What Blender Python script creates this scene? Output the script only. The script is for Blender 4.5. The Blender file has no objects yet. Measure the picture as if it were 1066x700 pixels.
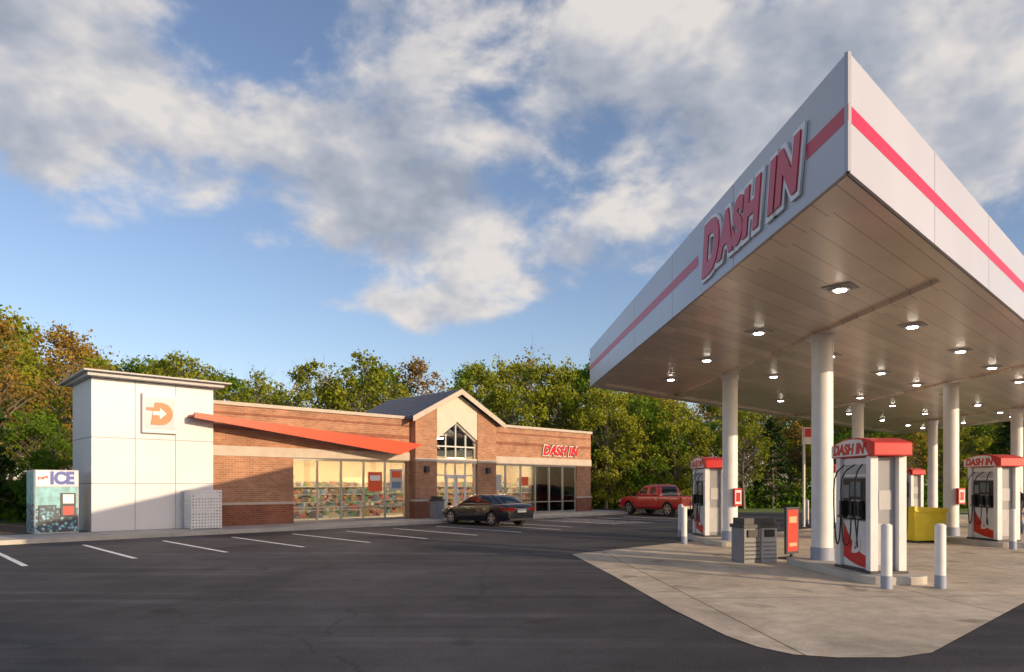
import bpy, bmesh, math, random
from mathutils import Vector, Matrix, Euler
import numpy as np
random.seed(7); np.random.seed(7)
S=bpy.context.scene
COL=S.collection
S.view_settings.view_transform='Standard'
S.view_settings.look='None'
S.view_settings.exposure=0
# ---------------------------------------------------------------- materials
def newmat(name):
    m=bpy.data.materials.new(name); m.use_nodes=True
    nt=m.node_tree; b=nt.nodes['Principled BSDF']
    return m,nt,b
def mat(name,col,rough=0.5,metal=0.0,emit=None,es=0.0,var=0.0,vscale=6.0,bump=0.0,bscale=40.0,coat=0.0,spec=None):
    m,nt,b=newmat(name)
    b.inputs['Base Color'].default_value=(*col,1); b.inputs['Roughness'].default_value=rough
    b.inputs['Metallic'].default_value=metal
    b.inputs['Coat Weight'].default_value=coat
    if spec is not None: b.inputs['Specular IOR Level'].default_value=spec
    if emit: 
        b.inputs['Emission Color'].default_value=(*emit,1); b.inputs['Emission Strength'].default_value=es
    tc=nt.nodes.new('ShaderNodeTexCoord')
    if var>0:
        n=nt.nodes.new('ShaderNodeTexNoise'); n.inputs['Scale'].default_value=vscale; n.inputs['Detail'].default_value=6
        nt.links.new(tc.outputs['Object'],n.inputs['Vector'])
        r=nt.nodes.new('ShaderNodeMapRange'); r.inputs[1].default_value=0.3; r.inputs[2].default_value=0.7
        r.inputs[3].default_value=1-var; r.inputs[4].default_value=1+var
        nt.links.new(n.outputs[0],r.inputs[0])
        mx=nt.nodes.new('ShaderNodeVectorMath'); mx.operation='SCALE'; mx.inputs[0].default_value=col
        nt.links.new(r.outputs[0],mx.inputs['Scale']); nt.links.new(mx.outputs[0],b.inputs['Base Color'])
    if bump>0:
        n2=nt.nodes.new('ShaderNodeTexNoise'); n2.inputs['Scale'].default_value=bscale; n2.inputs['Detail'].default_value=4
        nt.links.new(tc.outputs['Object'],n2.inputs['Vector'])
        bp=nt.nodes.new('ShaderNodeBump'); bp.inputs['Strength'].default_value=bump; bp.inputs['Distance'].default_value=0.02
        nt.links.new(n2.outputs[0],bp.inputs['Height']); nt.links.new(bp.outputs[0],b.inputs['Normal'])
    return m
def brickmat(name,c1,c2,mortar):
    m,nt,b=newmat(name)
    tc=nt.nodes.new('ShaderNodeTexCoord'); sp=nt.nodes.new('ShaderNodeSeparateXYZ'); nt.links.new(tc.outputs['Object'],sp.inputs[0])
    ad=nt.nodes.new('ShaderNodeMath'); nt.links.new(sp.outputs[0],ad.inputs[0]); nt.links.new(sp.outputs[1],ad.inputs[1])
    cb=nt.nodes.new('ShaderNodeCombineXYZ'); nt.links.new(ad.outputs[0],cb.inputs[0]); nt.links.new(sp.outputs[2],cb.inputs[1])
    br=nt.nodes.new('ShaderNodeTexBrick'); br.inputs['Scale'].default_value=1; br.inputs['Brick Width'].default_value=0.24
    br.inputs['Row Height'].default_value=0.085; br.inputs['Mortar Size'].default_value=0.008; br.inputs['Mortar Smooth'].default_value=0.3
    br.inputs['Color1'].default_value=(*c1,1); br.inputs['Color2'].default_value=(*c2,1); br.inputs['Mortar'].default_value=(*mortar,1)
    nt.links.new(cb.outputs[0],br.inputs['Vector'])
    n=nt.nodes.new('ShaderNodeTexNoise'); n.inputs['Scale'].default_value=1.3; n.inputs['Detail'].default_value=6
    nt.links.new(tc.outputs['Object'],n.inputs['Vector'])
    r=nt.nodes.new('ShaderNodeMapRange'); r.inputs[1].default_value=.3; r.inputs[2].default_value=.7; r.inputs[3].default_value=.8; r.inputs[4].default_value=1.15
    nt.links.new(n.outputs[0],r.inputs[0])
    mx=nt.nodes.new('ShaderNodeVectorMath'); mx.operation='SCALE'
    nt.links.new(br.outputs['Color'],mx.inputs[0]); nt.links.new(r.outputs[0],mx.inputs['Scale']); nt.links.new(mx.outputs[0],b.inputs['Base Color'])
    b.inputs['Roughness'].default_value=.85
    bp=nt.nodes.new('ShaderNodeBump'); bp.inputs['Strength'].default_value=.5; bp.inputs['Distance'].default_value=.01; bp.invert=True
    nt.links.new(br.outputs['Fac'],bp.inputs['Height']); nt.links.new(bp.outputs[0],b.inputs['Normal'])
    return m
def glassmat(name,tint=(.90,.94,.94),ior=1.4):
    m=bpy.data.materials.new(name); m.use_nodes=True; nt=m.node_tree; nt.nodes.clear()
    o=nt.nodes.new('ShaderNodeOutputMaterial'); mx=nt.nodes.new('ShaderNodeMixShader'); t=nt.nodes.new('ShaderNodeBsdfTransparent'); g=nt.nodes.new('ShaderNodeBsdfGlossy')
    t.inputs[0].default_value=(*tint,1); g.inputs['Roughness'].default_value=.03; g.inputs['Color'].default_value=(.9,.9,.9,1)
    f=nt.nodes.new('ShaderNodeFresnel'); f.inputs[0].default_value=ior
    nt.links.new(f.outputs[0],mx.inputs[0]); nt.links.new(t.outputs[0],mx.inputs[1]); nt.links.new(g.outputs[0],mx.inputs[2]); nt.links.new(mx.outputs[0],o.inputs[0])
    return m
M={}
M['panelwhite']=mat('white_panel',(.62,.63,.66),.4,var=.07,vscale=.5)
M['fascia']=mat('canopy_fascia_metal',(.52,.53,.60),.28,var=.07,vscale=.35)
M['paintw']=mat('white_paint',(.75,.75,.76),.4,var=.06,vscale=3)
M['signwhite']=mat('sign_white',(.85,.85,.86),.35)
M['red']=mat('red_paint',(.58,.02,.02),.35)
M['crimson']=mat('crimson_stripe',(.62,.015,.06),.35)
M['orange']=mat('orange_paint',(.80,.13,.02),.4)
M['orangered']=mat('orange_red_metal',(.62,.07,.02),.35,var=.06,vscale=1)
M['darkgap']=mat('dark_joint',(.12,.12,.13),.7)
M['greygap']=mat('grey_joint',(.26,.27,.30),.6)
M['black']=mat('black_plastic',(.015,.015,.017),.45)
M['dark']=mat('dark_grey',(.05,.05,.055),.5)
M['grey']=mat('grey_plastic',(.22,.22,.23),.5,var=.1)
M['lgrey']=mat('light_grey',(.45,.45,.46),.5,var=.08)
M['bluegrey']=mat('blue_grey_paint',(.30,.34,.45),.5)
M['yellow']=mat('yellow_plastic',(.85,.64,.03),.5,var=.08,vscale=3)
M['conc']=mat('kerb_concrete',(.48,.45,.40),.85,var=.15,vscale=2,bump=.3)
M['walk']=mat('sidewalk_concrete',(.46,.42,.37),.85,var=.15,vscale=.8,bump=.2)
M['brick']=brickmat('tan_brick',(.46,.22,.115),(.33,.145,.072),(.42,.33,.25))
M['brickd']=brickmat('brown_brick',(.32,.10,.045),(.22,.068,.035),(.28,.2,.15))
M['stone']=mat('cast_stone',(.52,.45,.37),.8,var=.08,vscale=3)
M['eifs']=mat('cream_stucco',(.66,.57,.46),.85,var=.05,vscale=2,bump=.1)
M['frame']=mat('window_frame',(.38,.36,.33),.35,metal=.3)
M['frameW']=mat('door_frame_light',(.66,.64,.6),.4)
M['glass']=glassmat('window_glass')
M['roofm']=mat('blue_metal_roof',(.03,.05,.10),.5,metal=.2)
M['flatroof']=mat('flat_roof',(.25,.25,.25),.9)
M['inwall']=mat('interior_wall',(.72,.56,.38),.8)
M['infloor']=mat('interior_floor',(.5,.44,.36),.5)
M['lampwarm']=mat('ceiling_lamp_lit',(1,1,1),.5,emit=(1,.80,.54),es=32)
M['lamp']=mat('canopy_lamp_lens',(1,1,1),.5,emit=(1,.93,.82),es=30)
M['chrome']=mat('chrome',(.7,.7,.7),.2,metal=1)
M['screen']=mat('screen',(.12,.18,.2),.15)
M['blue']=mat('blue_letters',(.02,.05,.35),.4)
M['carblack']=mat('car_black_paint',(.008,.010,.018),.18,coat=1.0)
M['truckred']=mat('truck_red_paint',(.55,.012,.012),.25,coat=.8)
M['carglass']=mat('car_glass',(.012,.015,.018),.05)
M['tyre']=mat('tyre',(.02,.02,.02),.85)
M['rim']=mat('alloy_rim',(.5,.5,.52),.3,metal=.9)
M['tail']=mat('tail_light',(.45,.01,.01),.2)
M['headl']=mat('head_light',(.6,.6,.62),.1)
M['plate']=mat('licence_plate',(.7,.7,.68),.5)
M['poster']=mat('poster_orange',(.75,.10,.03),.6)
for i,c in enumerate([(.5,.05,.03),(.55,.35,.04),(.06,.2,.4),(.6,.55,.5),(.06,.3,.08),(.5,.18,.04),(.1,.06,.05),(.3,.3,.32)]):
    c=tuple(.6*q+.4*.22 for q in c)
    M['prod%d'%i]=mat('product_colour_%d'%i,c,.5)
# ---------------------------------------------------------------- helpers
def empty(name,loc=(0,0,0),rz=0):
    e=bpy.data.objects.new(name,None); e.location=loc; e.rotation_euler=(0,0,rz); e.empty_display_size=.3; COL.objects.link(e); return e
def mkobj(name,verts,faces,mats,parent=None,fm=None,smooth=False,loc=None,rz=0):
    me=bpy.data.meshes.new(name); me.from_pydata([tuple(v) for v in verts],[],faces)
    for m in (mats if isinstance(mats,(list,tuple)) else [mats]): me.materials.append(m)
    if fm: me.polygons.foreach_set('material_index',fm)
    if smooth: me.polygons.foreach_set('use_smooth',[True]*len(me.polygons))
    me.update()
    o=bpy.data.objects.new(name,me); COL.objects.link(o)
    if parent: o.parent=parent
    if loc is not None: o.location=loc
    o.rotation_euler=(0,0,rz)
    return o
class MB:
    """collects boxes/prisms in one mesh"""
    def __init__(s): s.v=[];s.f=[];s.m=[]
    def box(s,x0,x1,y0,y1,z0,z1,m=0):
        b=len(s.v); s.v+=[(x0,y0,z0),(x1,y0,z0),(x1,y1,z0),(x0,y1,z0),(x0,y0,z1),(x1,y0,z1),(x1,y1,z1),(x0,y1,z1)]
        s.f+=[(b,b+3,b+2,b+1),(b+4,b+5,b+6,b+7),(b,b+1,b+5,b+4),(b+1,b+2,b+6,b+5),(b+2,b+3,b+7,b+6),(b+3,b,b+4,b+7)]; s.m+=[m]*6; return s
    def prism(s,pts,vec,m=0):
        b=len(s.v); n=len(pts); vec=Vector(vec); s.v+=[tuple(p) for p in pts]+[tuple(Vector(p)+vec) for p in pts]
        s.f.append(tuple(b+i for i in range(n))[::-1]); s.f.append(tuple(b+n+i for i in range(n)))
        for i in range(n): j=(i+1)%n; s.f.append((b+i,b+j,b+n+j,b+n+i))
        s.m+=[m]*(n+2); return s
    def cyl(s,p,q,r0,r1=None,n=12,m=0,cap=True):
        r1=r0 if r1 is None else r1; p=Vector(p);q=Vector(q); d=(q-p).normalized()
        a=d.orthogonal().normalized(); c=d.cross(a); b=len(s.v)
        for k in range(n):
            t=2*math.pi*k/n; w=a*math.cos(t)+c*math.sin(t); s.v.append(tuple(p+w*r0)); s.v.append(tuple(q+w*r1))
        for k in range(n):
            j=(k+1)%n; s.f.append((b+2*k,b+2*j,b+2*j+1,b+2*k+1)); s.m.append(m)
        if cap:
            s.f.append(tuple(b+2*k for k in range(n))[::-1]); s.f.append(tuple(b+2*k+1 for k in range(n))); s.m+=[m,m]
        return s
    def make(s,name,mats,parent=None,smooth=False,bevel=0,loc=None,rz=0,autos=False):
        o=mkobj(name,s.v,s.f,mats,parent,s.m,smooth,loc,rz)
        bm=bmesh.new(); bm.from_mesh(o.data); bmesh.ops.recalc_face_normals(bm,faces=bm.faces); bm.to_mesh(o.data); bm.free()
        if autos:
            o.data.polygons.foreach_set('use_smooth',[True]*len(o.data.polygons)); o.data.set_sharp_from_angle(angle=math.radians(35))
        if bevel>0:
            md=o.modifiers.new('bev','BEVEL'); md.width=bevel; md.segments=2; md.limit_method='ANGLE'
        return o
def box(name,x0,x1,y0,y1,z0,z1,m,parent=None,bevel=0): return MB().box(x0,x1,y0,y1,z0,z1).make(name,[m],parent,bevel=bevel)
def text(name,s,size,m,parent,origin,xa,ya,extrude=.01,offset=0.0,shear=0.0,scale=(1,1),align='CENTER',space=1.0):
    cu=bpy.data.curves.new(name,'FONT'); cu.body=s; cu.size=size; cu.extrude=extrude; cu.offset=offset; cu.shear=shear; cu.align_x=align; cu.align_y='CENTER'; cu.space_character=space
    cu.resolution_u=4
    o=bpy.data.objects.new('tmp',cu); COL.objects.link(o); bpy.context.view_layer.update()
    me=bpy.data.meshes.new_from_object(o.evaluated_get(bpy.context.evaluated_depsgraph_get()))
    bpy.data.objects.remove(o); 
    xa=Vector(xa).normalized(); ya=Vector(ya).normalized(); za=xa.cross(ya)
    R=Matrix((xa,ya,za)).transposed().to_4x4(); R.translation=Vector(origin)
    me.transform(R@Matrix.Diagonal((scale[0],scale[1],1,1))); me.materials.clear(); me.materials.append(m); me.name=name
    ob=bpy.data.objects.new(name,me); COL.objects.link(ob); ob.parent=parent; return ob
a=Vector((.7202,.6938,0)).normalized(); n_=Vector((-a.y,a.x,0)); b_=Vector((-.0577,.9983,0)).normalized()
O=Vector((-14.43,23.4,0)); RA=math.atan2(a.y,a.x)
def SU(s,u,z=0): p=O+a*s+n_*u; return Vector((p.x,p.y,z))
# ---------------------------------------------------------------- ground
m,nt,bs=newmat('grass_ground')
tc=nt.nodes.new('ShaderNodeTexCoord'); n=nt.nodes.new('ShaderNodeTexNoise'); n.inputs['Scale'].default_value=.8; n.inputs['Detail'].default_value=10; nt.links.new(tc.outputs['Object'],n.inputs['Vector'])
cr=nt.nodes.new('ShaderNodeValToRGB'); cr.color_ramp.elements[0].position=.35; cr.color_ramp.elements[0].color=(.07,.12,.02,1); cr.color_ramp.elements[1].position=.65; cr.color_ramp.elements[1].color=(.17,.24,.05,1)
nt.links.new(n.outputs[0],cr.inputs[0]); nt.links.new(cr.outputs[0],bs.inputs['Base Color']); bs.inputs['Roughness'].default_value=.95
M['grass']=m
mkobj('ground',[(-700,-700,-.012),(700,-700,-.012),(700,900,-.012),(-700,900,-.012)],[(0,1,2,3)],M['grass'])
# asphalt
m,nt,bs=newmat('asphalt'); L=nt.links
tc=nt.nodes.new('ShaderNodeTexCoord')
def noise(nt,src,scale,detail=6,rough=.55,dist=0):
    n=nt.nodes.new('ShaderNodeTexNoise'); n.inputs['Scale'].default_value=scale; n.inputs['Detail'].default_value=detail; n.inputs['Roughness'].default_value=rough; n.inputs['Distortion'].default_value=dist
    nt.links.new(src,n.inputs['Vector']); return n.outputs[0]
def mrange(nt,src,a0,a1,b0,b1,smooth=False):
    r=nt.nodes.new('ShaderNodeMapRange'); 
    if smooth: r.interpolation_type='SMOOTHSTEP'
    for i,v in enumerate((a0,a1,b0,b1)): r.inputs[i+1].default_value=v
    nt.links.new(src,r.inputs[0]); return r.outputs[0]
def mth(nt,op,x,y):
    r=nt.nodes.new('ShaderNodeMath'); r.operation=op
    for i,v in enumerate((x,y)):
        if isinstance(v,(int,float)): r.inputs[i].default_value=v
        else: nt.links.new(v,r.inputs[i])
    return r.outputs[0]
big=mrange(nt,noise(nt,tc.outputs['Object'],.16,5,.6,1.0),.3,.7,.55,1.5)
mid=mrange(nt,noise(nt,tc.outputs['Object'],1.5,8,.7),.3,.7,.75,1.25)
fine=mrange(nt,noise(nt,tc.outputs['Object'],45,4,.8),.3,.75,.3,1.8)
def streaks(rot,sy,lo,hi,amt):
    mp=nt.nodes.new('ShaderNodeMapping'); mp.inputs['Rotation'].default_value=(0,0,math.radians(rot)); mp.inputs['Scale'].default_value=(.06,sy,1); L.new(tc.outputs['Object'],mp.inputs[0])
    return mrange(nt,noise(nt,mp.outputs[0],1.2,4,.5,.6),lo,hi,1,amt,True)
stk=mth(nt,'MULTIPLY',streaks(-25,1.1,.50,.70,1.6),streaks(-44,2.6,.55,.72,1.35))
stk=mth(nt,'MULTIPLY',stk,streaks(12,1.8,.56,.74,.62))
v=mth(nt,'MULTIPLY',mth(nt,'MULTIPLY',big,mid),mth(nt,'MULTIPLY',fine,stk))
spot=mrange(nt,noise(nt,tc.outputs['Object'],.9,2,.4,.2),.66,.74,1,.55,True)
v=mth(nt,'MULTIPLY',v,spot)
vo=nt.nodes.new('ShaderNodeTexVoronoi'); vo.feature='DISTANCE_TO_EDGE'; vo.inputs['Scale'].default_value=.16
ds=nt.nodes.new('ShaderNodeVectorMath'); ds.operation='ADD'; nn=nt.nodes.new('ShaderNodeTexNoise'); nn.inputs['Scale'].default_value=.9; nn.inputs['Detail'].default_value=5; L.new(tc.outputs['Object'],nn.inputs['Vector'])
L.new(tc.outputs['Object'],ds.inputs[0]); L.new(nn.outputs['Color'],ds.inputs[1]); L.new(ds.outputs[0],vo.inputs['Vector'])
crack=mrange(nt,vo.outputs['Distance'],.0,.005,.6,1,True)
v=mth(nt,'MULTIPLY',v,crack)
sc=nt.nodes.new('ShaderNodeVectorMath'); sc.operation='SCALE'; sc.inputs[0].default_value=(.052,.049,.055); L.new(v,sc.inputs['Scale']); L.new(sc.outputs[0],bs.inputs['Base Color'])
bs.inputs['Roughness'].default_value=.75; bs.inputs['Specular IOR Level'].default_value=.35
bp=nt.nodes.new('ShaderNodeBump'); bp.inputs['Strength'].default_value=.8; bp.inputs['Distance'].default_value=.015
L.new(noise(nt,tc.outputs['Object'],45,4,.8),bp.inputs['Height']); L.new(bp.outputs[0],bs.inputs['Normal'])
M['asphalt']=m
lot=[(-70,-30),(70,-30),(70,41),(34,42),(14,43.5),(9,49),(5,50)]+[tuple(SU(28,-1.5)[:2]),tuple(SU(-66,-1.5)[:2])]
mkobj('parking_lot',[(x,y,0) for x,y in lot],[tuple(range(len(lot)))],M['asphalt'])
# concrete pad
m,nt,bs=newmat('pad_concrete'); L=nt.links
tc=nt.nodes.new('ShaderNodeTexCoord'); mp=nt.nodes.new('ShaderNodeMapping'); mp.inputs['Rotation'].default_value=(0,0,-math.atan2(b_.y,b_.x)+math.pi/2); mp.inputs['Location'].default_value=(.4,1.1,0); L.new(tc.outputs['Object'],mp.inputs[0])
br=nt.nodes.new('ShaderNodeTexBrick'); br.offset=0; br.inputs['Scale'].default_value=1; br.inputs['Brick Width'].default_value=3.8; br.inputs['Row Height'].default_value=3.8; br.inputs['Mortar Size'].default_value=.015
br.inputs['Color1'].default_value=(1,1,1,1); br.inputs['Color2'].default_value=(.88,.88,.9,1); br.inputs['Mortar'].default_value=(.35,.33,.3,1); L.new(mp.outputs[0],br.inputs['Vector'])
st=mrange(nt,noise(nt,tc.outputs['Object'],.5,8,.65,.8),.3,.7,.62,1.22)
st2=mrange(nt,noise(nt,tc.outputs['Object'],3.5,8,.7,.2),.25,.75,.75,1.2)
st3=mrange(nt,noise(nt,tc.outputs['Object'],45,4,.8),.3,.7,.82,1.18)
oil=mrange(nt,noise(nt,tc.outputs['Object'],1.1,3,.5,.4),.60,.72,1,.55,True)
v=mth(nt,'MULTIPLY',mth(nt,'MULTIPLY',st,st2),mth(nt,'MULTIPLY',st3,oil))
s1=nt.nodes.new('ShaderNodeVectorMath'); s1.operation='SCALE'; s1.inputs[0].default_value=(.62,.53,.41); L.new(v,s1.inputs['Scale'])
s2=nt.nodes.new('ShaderNodeVectorMath'); s2.operation='MULTIPLY'; L.new(s1.outputs[0],s2.inputs[0]); L.new(br.outputs['Color'],s2.inputs[1]); L.new(s2.outputs[0],bs.inputs['Base Color'])
bs.inputs['Roughness'].default_value=.85
M['pad']=m
pad=[(1.5,17.2),(1.95,13.1),(2.25,9.6),(2.48,7.9),(2.65,7.35),(2.9,7.02),(3.29,6.9),(3.9,6.9),(4.37,7.1),(7.58,10.1),(31,33.0),(26,41)]
mkobj('concrete_forecourt',[(x,y,.006) for x,y in pad],[tuple(range(len(pad)))],M['pad'])
# painted markings (one object)
mk=MB()
def line(p,q,w=.12,z=.005):
    p=Vector(p);q=Vector(q);d=(q-p).normalized();w_=Vector((-d.y,d.x,0))*w/2
    b=len(mk.v); mk.v+=[tuple(p-w_)[:2]+(z,),tuple(q-w_)[:2]+(z,),tuple(q+w_)[:2]+(z,),tuple(p+w_)[:2]+(z,)]; mk.f.append((b,b+1,b+2,b+3)); mk.m.append(0)
for k in range(14):
    s=-3.2+2.15*k
    if 15.5<s<21: continue
    line(SU(s,-3.9),SU(s,-9.0))
for s in (15.6,18.6,20.8): line(SU(s,-3),SU(s,-8.2))
for k in range(7): line(SU(18.6,-3.4-k*.75),SU(20.8,-4.2-k*.75),.1,.0065)
m=mat('marking_paint',(.80,.80,.78),.7,var=.3,vscale=8)
mkobj('parking_line_markings',mk.v,mk.f,m)
# ---------------------------------------------------------------- building
B=empty('brick_convenience_store',O,RA)
W0=.3
br_=MB()
br_.box(4.08,7.5,W0,.6,1.05,2.9); br_.box(4.08,13.5,W0,.6,3.3,4.9); br_.box(13.28,13.5,W0,.6,0,2.9)
br_.box(18.75,27.13,W0,.6,3.3,4.9); br_.box(25.8,27.13,W0,.6,1.05,2.9); 
br_.box(26.83,27.13,.6,13,1.05,4.9); br_.box(4.08,27.13,13,13.3,0,4.9); br_.box(4.08,4.38,2.8,13,0,4.9)
br_.make('brick_walls',[M['brick']],B)
bb=MB(); bb.box(4.08,7.5,W0-.03,.6,0,.95); bb.box(25.8,27.16,W0-.03,.6,0,.95); bb.box(26.83,27.16,.6,13,0,.95)
bb.box(4.08,13.5,W0-.012,.31,3.95,4.12); bb.box(18.75,27.13,W0-.012,.31,3.95,4.12); bb.box(4.08,13.5,W0-.012,.31,4.55,4.63); bb.box(18.75,27.13,W0-.012,.31,4.55,4.63)
bb.make('dark_brick_base',[M['brickd']],B)
st=MB(); st.box(4.08,7.5,W0-.06,.6,.95,1.05); st.box(25.8,27.2,W0-.06,.6,.95,1.05); st.box(26.83,27.2,.6,13,.95,1.05)
st.box(4.08,13.5,W0-.035,.6,2.9,3.3); st.box(18.75,27.16,W0-.035,.6,2.9,3.3); 
st.make('stone_bands',[M['stone']],B,bevel=.01)
cp=MB(); cp.box(4.08,13.5,W0-.08,.7,4.9,5.05); cp.box(18.75,27.2,W0-.08,.7,4.9,5.05); cp.box(26.73,27.2,.7,13.3,4.9,5.05); cp.make('parapet_coping',[M['stone']],B,bevel=.015)
box('flat_roof',4.38,26.83,.6,13,4.4,4.6,M['flatroof'],B)
ru=MB(); ru.box(8,9.6,5,6.6,4.6,5.3); ru.box(22,23.4,6,7.4,4.6,5.3); ru.cyl((11,7,4.6),(11,7,5.4),.12); ru.make('rooftop_units',[M['lgrey']],B,bevel=.02)
fr=MB(); gl=MB()
def windows(x0,x1,z0,z1,nb,y=.42):
    fr.box(x0,x1,y-.05,y+.07,z0,z0+.1); fr.box(x0,x1,y-.05,y+.07,z1-.09,z1)
    fr.box(x0,x1,y-.03,y+.05,z0+.62,z0+.67)
    for k in range(nb+1):
        x=x0+(x1-x0)*k/nb; xx0=max(x0,x-.035); xx1=min(x1,x+.035); fr.box(xx0,xx1,y-.047,y+.067,z0+.1,z1-.09)
    gl.box(x0+.01,x1-.01,y,y+.015,z0+.05,z1-.05)
windows(7.5,13.28,.13,2.9,5); windows(18.75,25.8,.13,2.9,6)
fr.make('window_frames',[M['frame']],B); gl.make('window_glass',[M['glass']],B)
# tower
T=MB(); T.box(.03,4.05,.03,2.8,0,5.45); T.make('tower_core',[M['greygap']],B)
P=MB(); xs=[0,1.36,2.72,4.08]; zs=[.13,1.8,3.4,5.45]
g=.010
for i in range(3):
    for j in range(3):
        P.box(xs[i]+(g if i else 0),xs[i+1]-(g if i<2 else 0),0,.028,zs[j]+g,zs[j+1]-g)
ys=[.03,1.4,2.8]
for i in range(2):
    for j in range(3):
        P.box(0,.028,ys[i]+g,ys[i+1]-g,zs[j]+g,zs[j+1]-g); P.box(4.052,4.08,ys[i]+g,ys[i+1]-g,zs[j]+g,zs[j+1]-g)
P.make('tower_panels',[M['panelwhite']],B)
R=MB(); R.prism([(-.35,-.6,5.60),(4.55,-.6,5.60),(4.55,3.4,5.48),(-.35,3.4,5.48)],(0,0,.05)); R.prism([(-.2,-.4,5.47),(4.35,-.4,5.47),(4.35,3.1,5.42),(-.2,3.1,5.42)],(0,0,.14))
R.make('tower_roof_slab',[M['lgrey']],B)
box('logo_box',1.55,2.72,-.16,-.002,3.62,5.05,M['panelwhite'],B,bevel=.02)
box('logo_inner',1.63,2.64,-.175,-.158,3.78,4.9,mat('logo_backing',(.42,.44,.50),.3),B)
lg=MB()
pts=[]
for k in range(13):
    t=-math.pi/2+math.pi*k/12; pts.append((2.16+.40*math.cos(t),-.178,4.33+.40*math.sin(t)))
pts=[(1.82,-.178,3.93)]+pts+[(1.96,-.178,4.73)]
lg.prism(pts,(0,-.03,0),0)
lg.prism([(1.86,-.2105,4.27),(2.10,-.2105,4.27),(2.12,-.2105,4.13),(2.34,-.2105,4.34),(2.12,-.2105,4.54),(2.12,-.2105,4.41),(1.90,-.2105,4.41)],(0,-.008,0),1)
lg.prism([(1.68,-.2,4.54),(1.68,-.2,4.44),(2.0,-.2,4.44),(2.0,-.2,4.54)],(0,-.012,0),0)
lg.make('logo_letter',[M['orange'],M['panelwhite']],B)
# orange blade fin
bl=MB(); 
bl.prism([(3.15,-.75,4.42),(3.15,-.75,4.22),(12.2,-.75,3.14),(13.5,-.75,3.66)],(0,.12,0))
bl.prism([(3.15,-.63,4.36),(3.15,-.63,4.30),(13.2,-.63,3.52),(13.2,-.63,3.60)],(0,.62,0))
for x in (5.5,8,10.5): z=4.33-(x-3.15)*.078; bl.box(x-.03,x+.03,-.01,.3,z-.05,z+.02)
bl.make('orange_canopy_fin',[M['orangered']],B)
# gable entrance
G0=-.12
gp=MB()
gp.prism([(13.5,G0,1.05),(14.8,G0,1.05),(14.8,G0,5.72),(13.5,G0,5.05)],(0,.42,0)); gp.prism([(17.45,G0,1.05),(18.75,G0,1.05),(18.75,G0,5.05),(17.45,G0,5.72)],(0,.42,0))
gp.box(13.5,13.7,.3,6,4.6,5.03); gp.box(18.55,18.75,.3,6,4.6,5.03)
gp.make('entrance_brick_piers',[M['brick']],B)
g2=MB(); g2.box(13.47,14.8,G0-.03,.3,0,.95); g2.box(17.45,18.78,G0-.03,.3,0,.95); g2.make('entrance_pier_base',[M['brickd']],B)
g3=MB(); g3.box(13.44,14.83,G0-.06,.3,.951,1.05); g3.box(17.42,18.81,G0-.06,.3,.951,1.05); g3.box(13.48,14.8,G0-.025,0,2.9,3.05); g3.box(17.45,18.77,G0-.025,0,2.9,3.05)
g3.make('entrance_stone',[M['stone']],B)
g4=MB(); g4.prism([(14.8,G0+.04,4.05),(16.12,G0+.04,4.95),(16.12,G0+.04,6.38),(14.8,G0+.04,5.70)],(0,.3,0)); g4.prism([(16.12,G0+.04,4.95),(17.45,G0+.04,4.05),(17.45,G0+.04,5.70),(16.12,G0+.04,6.38)],(0,.3,0))
g4.box(14.8,17.45,G0+.04,.2,2.85,3.08); g4.make('entrance_stucco',[M['eifs']],B)
g5=MB(); y=.05
for x in (14.8,15.45,16.09,16.75,17.39): g5.box(x,x+.06,y,y+.08,.13,3.9 if x in(14.8,17.39) else (4.3 if x!=16.09 else 4.8))
for z in (3.65,2.2,): g5.box(14.86,17.39,y+.005,y+.075,z,z+.07)
g5.prism([(14.8,y,4.05),(16.12,y,4.95),(16.12,y,4.86),(14.8,y,3.96)],(0,.1,0)); g5.prism([(17.45,y,4.05),(16.12,y,4.95),(16.12,y,4.86),(17.45,y,3.96)],(0,.1,0))
for x0,x1 in ((15.5,16.09),(16.15,16.75)):
    g5.box(x0,x0+.09,y-.03,y,.15,2.2);g5.box(x1-.09,x1,y-.03,y,.15,2.2);g5.box(x0,x1,y-.031,y,.15,.4);g5.box(x0,x1,y-.031,y,2.08,2.2)
    g5.box(x1-.14 if x0<16 else x0+.1,x1-.11 if x0<16 else x0+.13,y-.09,y-.06,.9,1.3)
g5.make('entrance_door_frames',[M['frameW']],B)
g6=MB(); g6.prism([(14.82,.1,.13),(17.43,.1,.13),(17.43,.1,4.0),(16.12,.1,4.88),(14.82,.1,4.0)],(0,.012,0)); g6.make('entrance_glass',[M['glass']],B)
rf=MB()
for sgn in (-1,1):
    xr=16.12; xe=16.12+sgn*3.0; ze=4.88; zr=6.44
    rf.prism([(xr,-.45,zr),(xe,-.45,ze),(xe,-.45,ze+.12),(xr,-.45,zr+.12)],(0,6.6,0),0)
    for k in range(15):
        yy=-.42+k*.46; rf.prism([(xr,yy,zr+.121),(xe,yy,ze+.121),(xe,yy,ze+.17),(xr,yy,zr+.17)],(0,.03,0),0)
    rf.prism([(xr,-.47,zr-.14),(xe,-.47,ze-.14),(xe,-.47,ze+.13),(xr,-.47,zr+.13)],(0,.02,0),1)
rf.make('gable_roof',[M['roofm'],M['stone']],B)
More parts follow.
